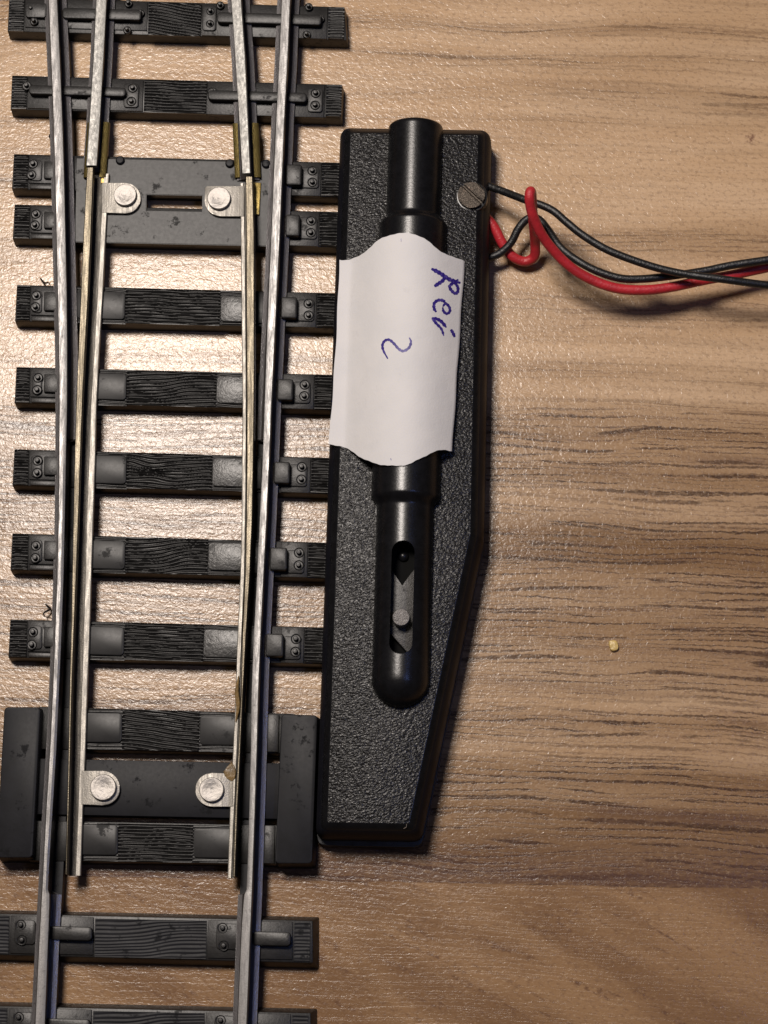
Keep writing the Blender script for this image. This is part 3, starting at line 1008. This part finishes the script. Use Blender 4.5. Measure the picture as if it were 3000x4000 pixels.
# ------------------------------------------------------------------ point motor
ZT = 5.4         # top plate
pc = at(1560, 1900, 0)
motor = thing('point_motor', (pc.x, pc.y, 0), 'long black plastic point motor with a ribbed coil tube, clipped beside the turnout', 'point motor')
top = [(1371, 521), (1867, 529), (1836, 2084), (1597, 3216), (1280, 3211)]
topw = [at(x, y, ZT).xy for x, y in top]


def offset_poly(poly, d):
    n = len(poly)
    out = []
    area_ = sum(poly[i].x * poly[(i + 1) % n].y - poly[(i + 1) % n].x * poly[i].y for i in range(n))
    sg = 1 if area_ > 0 else -1
    for i in range(n):
        a, b, c = poly[i - 1], poly[i], poly[(i + 1) % n]
        e1, e2 = (b - a).normalized(), (c - b).normalized()
        n1, n2 = Vector((e1.y, -e1.x)) * sg, Vector((e2.y, -e2.x)) * sg
        m_ = (n1 + n2).normalized()
        out.append(b + m_ * (d / max(0.3, m_.dot(n1))))
    return out


def round_poly(poly, r, seg=6):
    n = len(poly)
    out = []
    for i in range(n):
        a, b, c = poly[i - 1], poly[i], poly[(i + 1) % n]
        da, dc = (a - b).normalized(), (c - b).normalized()
        ang = math.acos(max(-1, min(1, da.dot(dc))))
        t = r / math.tan(ang / 2)
        p0, p1 = b + da * t, b + dc * t
        for k in range(seg + 1):
            s_ = k / seg
            out.append((1 - s_) ** 2 * p0 + 2 * s_ * (1 - s_) * b + s_ ** 2 * p1)
    return out


bm = bmesh.new()
lv = [(0.0, ZT, 0.10), (0.12, ZT - 0.06, 0.25), (0.62, ZT - 0.55, 0.6), (0.95, ZT - 1.15, 0.8), (1.12, ZT - 1.9, 0.9), (1.17, ZT - 2.6, 0.9), (1.18, 1.3, 0.9)]
rings = []
for d, z, r in lv:
    rr = round_poly(offset_poly([Vector(p) for p in topw], d), r)
    rings.append([bm.verts.new((p.x, p.y, z)) for p in rr])
f = bm.faces.new(rings[0])
f.material_index = 0
for a, b in zip(rings, rings[1:]):
    n = len(a)
    for k in range(n):
        j = (k + 1) % n
        f = bm.faces.new((a[k], a[j], b[j], b[k]))
        f.material_index = 1 if a in rings[:2] else 2
case = link('housing', bm, [M['leather'], M['gloss'], M['wall']], motor, smooth=32)
bm = bmesh.new()
fl = round_poly(offset_poly([Vector(p) for p in topw], 1.20), 0.9)
fx = []
for p in fl:
    dy = -0.42 if p.y < at(1400, 3100, 0).y else 0.0
    fx.append((p.x, p.y + dy))
prism(bm, fx, 0.0, 1.4, 0.10)
link('base_flange', bm, M['edge'], motor)

# --- coil tube: a long half round ridge with a slotted window
ax0, ax1 = at(1624.5, 496, ZT), at(1563, 2768, ZT)
L = (ax1 - ax0).length
ey = (ax1 - ax0).normalized()            # along the tube, downwards in the photo
ex = Vector((-ey.y, ey.x, 0)) * -1.0
if ex.x < 0:
    ex = -ex


def along(py):
    p = at(1590, py, ZT + 1)
    return (p - ax0).dot(ey)


def ssm(t):
    t = max(0.0, min(1.0, t))
    return t * t * (3 - 2 * t)


RA, RB, RC = 2.47, 3.06, 2.53
sA, sB, sC, sD, sE = along(835), along(872), along(1935), along(1978), along(2768)
s_w0, s_w1 = along(2125), along(2566)
HWW = 0.99


def rad(s):
    if s < sA:
        return RA
    if s < sB:
        return RA + (RB - RA) * ssm((s - sA) / (sB - sA))
    if s < sC:
        return RB
    if s < sD:
        return RB + (RC - RB) * ssm((s - sC) / (sD - sC))
    if s < L - RC:
        return RC
    d = s - (L - RC)
    return math.sqrt(max(1e-5, RC * RC - d * d))


def halfw(s):
    if s <= s_w0 or s >= s_w1:
        return 0.0
    d = min(s - s_w0, s_w1 - s)
    return HWW if d >= HWW else math.sqrt(max(0, HWW ** 2 - (HWW - d) ** 2))


ss_ = [0.0, 0.06, 0.16]
s = 0.4
while s < L - 0.3:
    ss_.append(s)
    s += 0.35
for base_ in (sA, sC):
    ss_ += [base_ + i * 0.1 for i in range(-1, 12)]
for q in (s_w0, s_w1):
    for i in range(0, 11):
        dd = HWW * (1 - math.cos(math.pi / 2 * i / 10))
        ss_.append(q + dd if q == s_w0 else q - dd)
for i in range(1, 13):
    ss_.append(L - RC + RC * math.sin(math.pi / 2 * i / 12))
ss_ = sorted(x for x in set(round(v, 4) for v in ss_) if 0 <= x <= L)
bm = bmesh.new()
NA = 14
prev = None
cols = []
for s in ss_:
    r = rad(s)
    if s < 0.14:
        r -= 0.12 - min(s, 0.12)
    hw = min(halfw(s), r * 0.98)
    row = []
    for side in (-1, 1):
        a_in = math.asin(min(1, hw / r))
        half = []
        for k in range(NA + 1):
            a = math.pi / 2 + (a_in - math.pi / 2) * k / NA       # from the springing to the slot edge
            half.append((side * r * math.sin(a), r * math.cos(a)))
        row.append((half, hw))
    p0 = ax0 + ey * s
    vs_ = []
    for half, hw in row:
        v_ = [bm.verts.new(p0 + ex * x + Vector((0, 0, z - 0.02))) for x, z in half]
        # wall going down into the window
        xi, zi = half[-1]
        sd = -1 if half[0][0] < 0 else 1
        if hw > 0:
            v_.append(bm.verts.new(p0 + ex * (xi) + Vector((0, 0, 0.16))))
        else:
            v_.append(None)
        vs_.append(v_)
    cols.append((s, vs_))
for (s0, a), (s1_, b) in zip(cols, cols[1:]):
    for h in (0, 1):
        for k in range(NA):
            try:
                bm.faces.new((a[h][k], a[h][k + 1], b[h][k + 1], b[h][k]))
            except ValueError:
                pass
        if a[h][-1] is not None and b[h][-1] is not None:
            bm.faces.new((a[h][NA], a[h][NA + 1], b[h][NA + 1], b[h][NA]))
bm.faces.new(cols[0][1][0][:NA + 1] + list(reversed(cols[0][1][1][:NA + 1])))
bmesh.ops.remove_doubles(bm, verts=bm.verts[:], dist=0.004)
coil = link('coil_tube', bm, M['gloss'], motor, smooth=40)


# --- things inside the window
def wp(zx, zy, z):
    """point from the enlarged view of the window"""
    return at(1350 + zx / 2.764, 2050 + zy / 2.764, z)


bm = bmesh.new()
prism(bm, [wp(x, y, ZT + 0.06).xy for x, y in ((470, 200), (770, 200), (740, 1460), (440, 1460))], ZT - 0.1, ZT + 0.06, 0.0)
link('window_shade_floor', bm, M['cavity_shade'], motor)  # black sheet added for the shade inside; no real hole below
ZL = ZT + 0.85
bm = bmesh.new()
prism(bm, [wp(x, y, ZL).xy for x, y in ((490, 470), (610, 665), (755, 455), (728, 1330), (716, 1386), (690, 1402), (472, 1160))], ZT + 0.1, ZL, 0.035)
lev = link('lever', bm, M['lever'], motor)
bm = bmesh.new()
p = wp(600, 1000, ZT + 2.0)
lathe(bm, p.x, p.y, [(0.76, ZL - 0.1), (0.76, ZT + 2.0), (0.70, ZT + 2.12), (0.5, ZT + 2.14), (0, ZT + 2.08)], 32)
link('lever_pin', bm, M['pin'], lev)
bm = bmesh.new()
p = wp(620, 330, ZT + 0.5)
lathe(bm, p.x, p.y, [(0.50, ZT), (0.45, ZT + 0.35), (0.3, ZT + 0.5), (0, ZT + 0.58)], 20)
link('plunger_tip', bm, M['gloss'], motor)

# --- screw at the right edge
p = at(1841, 762, ZT + 0.35)
bm = bmesh.new()
lathe(bm, p.x, p.y, [(1.46, 1.0), (1.46, ZT - 0.1), (1.42, ZT - 0.02), (1.30, ZT + 0.0), (0, ZT + 0.01)], 40)
link('screw_boss', bm, M['gloss'], motor)
bm = bmesh.new()
R = 1.22
zt_, zb_ = ZT + 0.40, ZT + 0.02
ang = math.radians(-45)
ux, uy = Vector((math.cos(ang), math.sin(ang))), Vector((-math.sin(ang), math.cos(ang)))
w0, w1, dp = 0.06, 0.26, 0.30     # slot edges across uy
for lo, hi in ((-R, w0), (w1, R)):
    n = 22
    ptop = []
    ylist = [lo + (hi - lo) * i / n for i in range(n + 1)]
    right = [(math.sqrt(max(0, R * R - y_ * y_)), y_) for y_ in ylist]
    left = [(-x, y_) for x, y_ in reversed(right)]
    ring = []
    for q in right + left:
        if not ring or (Vector(q) - Vector(ring[-1])).length > 1e-4:
            ring.append(q)
    if (Vector(ring[0]) - Vector(ring[-1])).length < 1e-4:
        ring.pop()
    prism(bm, [(p.x + ux.x * x + uy.x * y_, p.y + ux.y * x + uy.y * y_) for x, y_ in ring], zb_, zt_, 0.06)
lathe(bm, p.x, p.y, [(R * 0.97, zb_ - 0.1), (R * 0.97, zt_ - dp), (0, zt_ - dp + 0.001)], 36)
sc = link('screw', bm, M['screw'], motor, smooth=40)
tag(sc, 'brown slotted steel screw')


# --- wires
def wpt(x, y, z):
    if z > 3 and x > 250:
        z = 3 + (z - 3) * 1.35
    return at(1850 + x / 1.4426, 600 + y / 1.4426, z)


def wire(name, pts, r, mat, label):
    bm = bmesh.new()
    path = catmull([wpt(*p_) for p_ in pts], 10)
    sd = len(name) + r * 100
    path = [q + Vector((0, 0.02 * math.sin(i * 0.13 + sd), 0.02 * math.sin(i * 0.17 + sd * 2))) for i, q in enumerate(path)]
    tube(bm, path, r, 18)
    return tag(link(name, bm, mat, motor, smooth=80), label)


wire('wire', [(20, 155, 3.2), (75, 178, 3.6), (180, 217, 4.3), (290, 260, 4.7), (385, 292, 4.9), (455, 328, 5.0), (530, 392, 5.1), (620, 462, 5.2), (750, 540, 5.2), (900, 602, 5.1), (1050, 650, 5.0), (1200, 680, 5.0),
              (1400, 706, 5.1), (1659, 742, 4.6), (1950, 775, 3.9), (2400, 800, 3.2)], 0.355, M['black_wire'], 'upper black wire, leaving the motor by the screw')
wire('wire', [(20, 605, 2.0), (75, 590, 2.0), (150, 560, 2.2), (212, 500, 2.6), (252, 425, 3.0), (305, 368, 3.2), (365, 368, 3.4), (420, 430, 3.7), (485, 525, 4.0), (565, 592, 4.1), (680, 655, 4.2), (820, 700, 4.2),
              (950, 706, 4.1), (1100, 692, 4.0), (1300, 662, 3.9), (1450, 630, 3.9), (1659, 598, 3.9), (1950, 555, 3.6), (2400, 500, 3.2)], 0.365, M['black_wire'], 'lower black wire, running beside the red one')
wire('wire', [(40, 330, 2.6), (88, 380, 2.6), (122, 428, 2.4), (165, 510, 2.0), (222, 580, 1.5), (290, 608, 1.2), (342, 578, 1.6), (346, 500, 2.8), (338, 400, 4.6), (330, 300, 6.4), (326, 232, 7.6), (321, 214, 8.3),
              (316, 250, 8.3), (330, 335, 7.6), (378, 445, 6.6), (450, 545, 5.6), (545, 640, 4.8), (660, 710, 4.3), (800, 757, 4.0), (950, 768, 3.8), (1100, 755, 3.6), (1300, 714, 3.3), (1450, 686, 3.0), (1659, 640, 2.9),
              (1950, 590, 2.9), (2400, 520, 2.6)], 0.455, M['red_wire'], 'red wire looping up over the black ones')


# ------------------------------------------------------------------ paper label
def paper_z(x, y):
    """height of the draped label above the table at world x, y"""
    p = Vector((x, y, 0)) - Vector((ax0.x, ax0.y, 0))
    d = p.dot(ex)
    t = abs(d) / (5.6 if d < 0 else 5.1)
    z = ZT + 0.10
    if t < 1:
        z += 3.10 * (1 - t * t) ** 1.25
    if d < -5.6:
        z -= 0.05 * (-(d + 5.6)) ** 2
    return z


def on_paper(px, py, lift=0.0):
    z = ZT + 1
    for _ in range(8):
        p = at(px, py, z)
        z = 0.5 * z + 0.5 * (paper_z(p.x, p.y) + lift)
    return at(px, py, z)


TOPC = [(1326, 1015), (1350, 1015), (1380, 1009), (1411, 996), (1445, 966), (1479, 938), (1527, 917), (1570, 911), (1618, 915), (1658, 932), (1710, 973), (1757, 1000), (1815, 1017)]
BOTC = [(1284, 1734), (1330, 1743), (1377, 1764), (1418, 1792), (1472, 1811), (1540, 1820), (1594, 1813), (1643, 1791), (1689, 1767), (1730, 1758), (1766, 1761)]


def resample(pl, n):
    c = catmull([Vector((a, b, 0)) for a, b in pl], 12)
    d = [0]
    for a, b in zip(c, c[1:]):
        d.append(d[-1] + (b - a).length)
    out = []
    for i in range(n + 1):
        t = d[-1] * i / n
        k = 0
        while k < len(d) - 2 and d[k + 1] < t:
            k += 1
        f_ = (t - d[k]) / max(1e-9, d[k + 1] - d[k])
        out.append(c[k].lerp(c[k + 1], f_))
    return out


NU, NV = 60, 50
tp, bt = resample(TOPC, NU), resample(BOTC, NU)
lc = at(1540, 1370, ZT)
bm = bmesh.new()
gt, gb = [], []
for i in range(NU + 1):
    ct, cb = [], []
    for j in range(NV + 1):
        v = j / NV
        q = tp[i].lerp(bt[i], v)
        q.y += 1.6 * math.sin(i * 0.55) * (abs(v - 0.5) * 2) ** 3 + 0.8 * math.sin(i * 1.7 + 2 * v)
        q.x += 1.5 * math.sin(j * 0.37) * (abs(i / NU - 0.5) * 2) ** 4
        # the left edge bows in slightly
        q.x += 5 * math.sin(math.pi * v) * (1 - i / NU) ** 2
        p = on_paper(q.x, q.y)
        ct.append(bm.verts.new(p))
        cb.append(bm.verts.new(p - Vector((0, 0, 0.09))))
    gt.append(ct)
    gb.append(cb)
for i in range(NU):
    for j in range(NV):
        bm.faces.new((gt[i][j], gt[i][j + 1], gt[i + 1][j + 1], gt[i + 1][j]))
        bm.faces.new((gb[i][j], gb[i + 1][j], gb[i + 1][j + 1], gb[i][j + 1]))
for i in range(NU):
    bm.faces.new((gt[i][0], gt[i + 1][0], gb[i + 1][0], gb[i][0]))
    bm.faces.new((gt[i][NV], gb[i][NV], gb[i + 1][NV], gt[i + 1][NV]))
for j in range(NV):
    bm.faces.new((gt[0][j], gb[0][j], gb[0][j + 1], gt[0][j + 1]))
    bm.faces.new((gt[NU][j], gt[NU][j + 1], gb[NU][j + 1], gb[NU][j]))
paper = thing('paper_label', (lc.x, lc.y, ZT), 'white paper label with violet handwriting, stuck over the tube of the black motor', 'label')
link('paper_sheet', bm, M['paper'], paper, smooth=60)


def stroke(bm, pts, width, k0=1.0, k1=1.0):
    """an ink stroke lying on the sheet"""
    c = catmull([Vector((a, b, 0)) for a, b in pts], 8)
    n = len(c)
    L_, R_ = [], []
    for i in range(n):
        t = (c[min(i + 1, n - 1)] - c[max(i - 1, 0)])
        t = t.normalized() if t.length else Vector((1, 0, 0))
        nn = Vector((-t.y, t.x, 0))
        u = i / (n - 1)
        ends = min(1.0, 0.45 + 4.0 * min(u, 1 - u))
        w_ = width * (k0 + (k1 - k0) * u) * ends * (0.92 + 0.16 * math.sin(i * 1.3))
        a, b = c[i] + nn * w_ / 2, c[i] - nn * w_ / 2
        L_.append(bm.verts.new(on_paper(a.x, a.y, 0.012)))
        R_.append(bm.verts.new(on_paper(b.x, b.y, 0.012)))
    for i in range(n - 1):
        bm.faces.new((L_[i], L_[i + 1], R_[i + 1], R_[i]))


def zp(l, ox=1250, oy=400, k=2.212):
    return [(ox + x / k, oy + y / k) for x, y in l]


bm = bmesh.new()
stroke(bm, zp([(962, 1437), (1010, 1460), (1060, 1490), (1110, 1525), (1160, 1545), (1214, 1560)]), 16.9)
stroke(bm, zp([(988, 1590), (1020, 1568), (1060, 1540), (1085, 1500)]), 15.6)
stroke(bm, zp([(1196, 1530), (1150, 1560), (1120, 1590), (1140, 1630), (1170, 1650), (1190, 1635), (1188, 1590), (1150, 1555)]), 13.0)
stroke(bm, zp([(1005, 1812), (986, 1780), (988, 1735), (1020, 1710), (1062, 1712), (1085, 1735)]), 13.0)
stroke(bm, zp([(1060, 1770), (1068, 1805), (1095, 1825), (1122, 1805), (1115, 1765), (1085, 1738), (1060, 1765)]), 11.7)
stroke(bm, zp([(964, 1866), (1010, 1872), (1050, 1895), (1092, 1945)]), 14.3)
stroke(bm, zp([(972, 1872), (1010, 1915), (1050, 1960), (1070, 2018)]), 13.0, 1.0, 0.7)
stroke(bm, zp([(1130, 1962), (1148, 1990), (1164, 2028)]), 13.0)
o_ = link('handwriting', bm, M['ink'], paper, smooth=0)
bm = bmesh.new()
stroke(bm, zp([(772, 2032), (786, 2070), (768, 2120), (720, 2148), (680, 2130), (640, 2085), (600, 2052), (562, 2058), (540, 2095), (548, 2145), (586, 2215)]), 11)
stroke(bm, zp([(700, 1175), (701, 1205)]), 1.6)
stroke(bm, [(1526, 1790), (1528, 1798)], 2.5)
link('handwriting', bm, M['ink'], paper, smooth=0)

# ------------------------------------------------------------------ small loose bits
cc = at(2395, 2521, 0)
bm = bmesh.new()
prism(bm, [at(x, y, 0.55).xy for x, y in ((2374, 2500), (2411, 2497), (2420, 2536), (2387, 2545))], 0.0, 0.42, 0.17, corner=0.30)
crumb = link('plastic_crumb', bm, M['crumb'], None, org=(cc.x, cc.y, 0))
tag(crumb, 'tiny square yellow plastic crumb lying alone on the brown table', 'crumb')


def fibre(name, pts, z, r, mat, label, cat, taper=None):
    P = [at(x, y, zz_) for (x, y), zz_ in zip(pts, z)]
    o0 = P[0]
    bm = bmesh.new()
    tube(bm, catmull(P, 6), r, 7, taper)
    o = link(name, bm, mat, None, smooth=80, org=(o0.x, o0.y, 0))
    return tag(o, label, cat)


tp_ = lambda t: 0.5 + 0.8 * math.sin(math.pi * min(1, t + 0.2))
fibre('black_fibre', [(350 / 2.212, 900 + 415 / 2.212), (368 / 2.212, 900 + 438 / 2.212), (390 / 2.212, 900 + 455 / 2.212), (418 / 2.212, 900 + 452 / 2.212), (436 / 2.212, 900 + 478 / 2.212), (440 / 2.212, 900 + 500 / 2.212)],
      [0.3, 0.5, 0.8, 1.2, 1.6, 1.8], 0.07, M['fibre'], 'short forked black fibre sticking up behind the fifth sleeper end', 'fibre', tp_)
fibre('black_fibre', [(395 / 2.212, 1800 + 1240 / 2.212), (415 / 2.212, 1800 + 1258 / 2.212), (432 / 2.212, 1800 + 1278 / 2.212), (405 / 2.212, 1800 + 1298 / 2.212), (380 / 2.212, 1800 + 1315 / 2.212), (382 / 2.212, 1800 + 1340 / 2.212),
                      (410 / 2.212, 1800 + 1354 / 2.212), (455 / 2.212, 1800 + 1362 / 2.212)],
      [0.3, 0.4, 0.6, 0.8, 1.0, 1.3, 1.6, 1.8], 0.08, M['fibre'], 'curly S-shaped black fibre behind the ninth sleeper end', 'fibre', tp_)
fibre('black_fibre', [(432 / 2.212, 1165 / 2.212), (428 / 2.212, 1182 / 2.212), (445 / 2.212, 1196 / 2.212), (455 / 2.212, 1190 / 2.212)], [0.2, 0.4, 0.7, 1.2], 0.09, M['fibre'],
      'stubby black speck of fibre beside the rail, below the second sleeper', 'fibre')
z3 = 3.072
fibre('pale_hair', [(1200 + x / z3, 3000 + y / z3) for x, y in ((1192, 675), (1186, 712), (1130, 735), (1075, 748), (1048, 795), (1043, 860))], [5.5, 5.3, 4.8, 4.5, 3.6, 1.7], 0.028, M['hair'],
      'fine pale hair hanging over the lower edge of the black motor', 'hair')
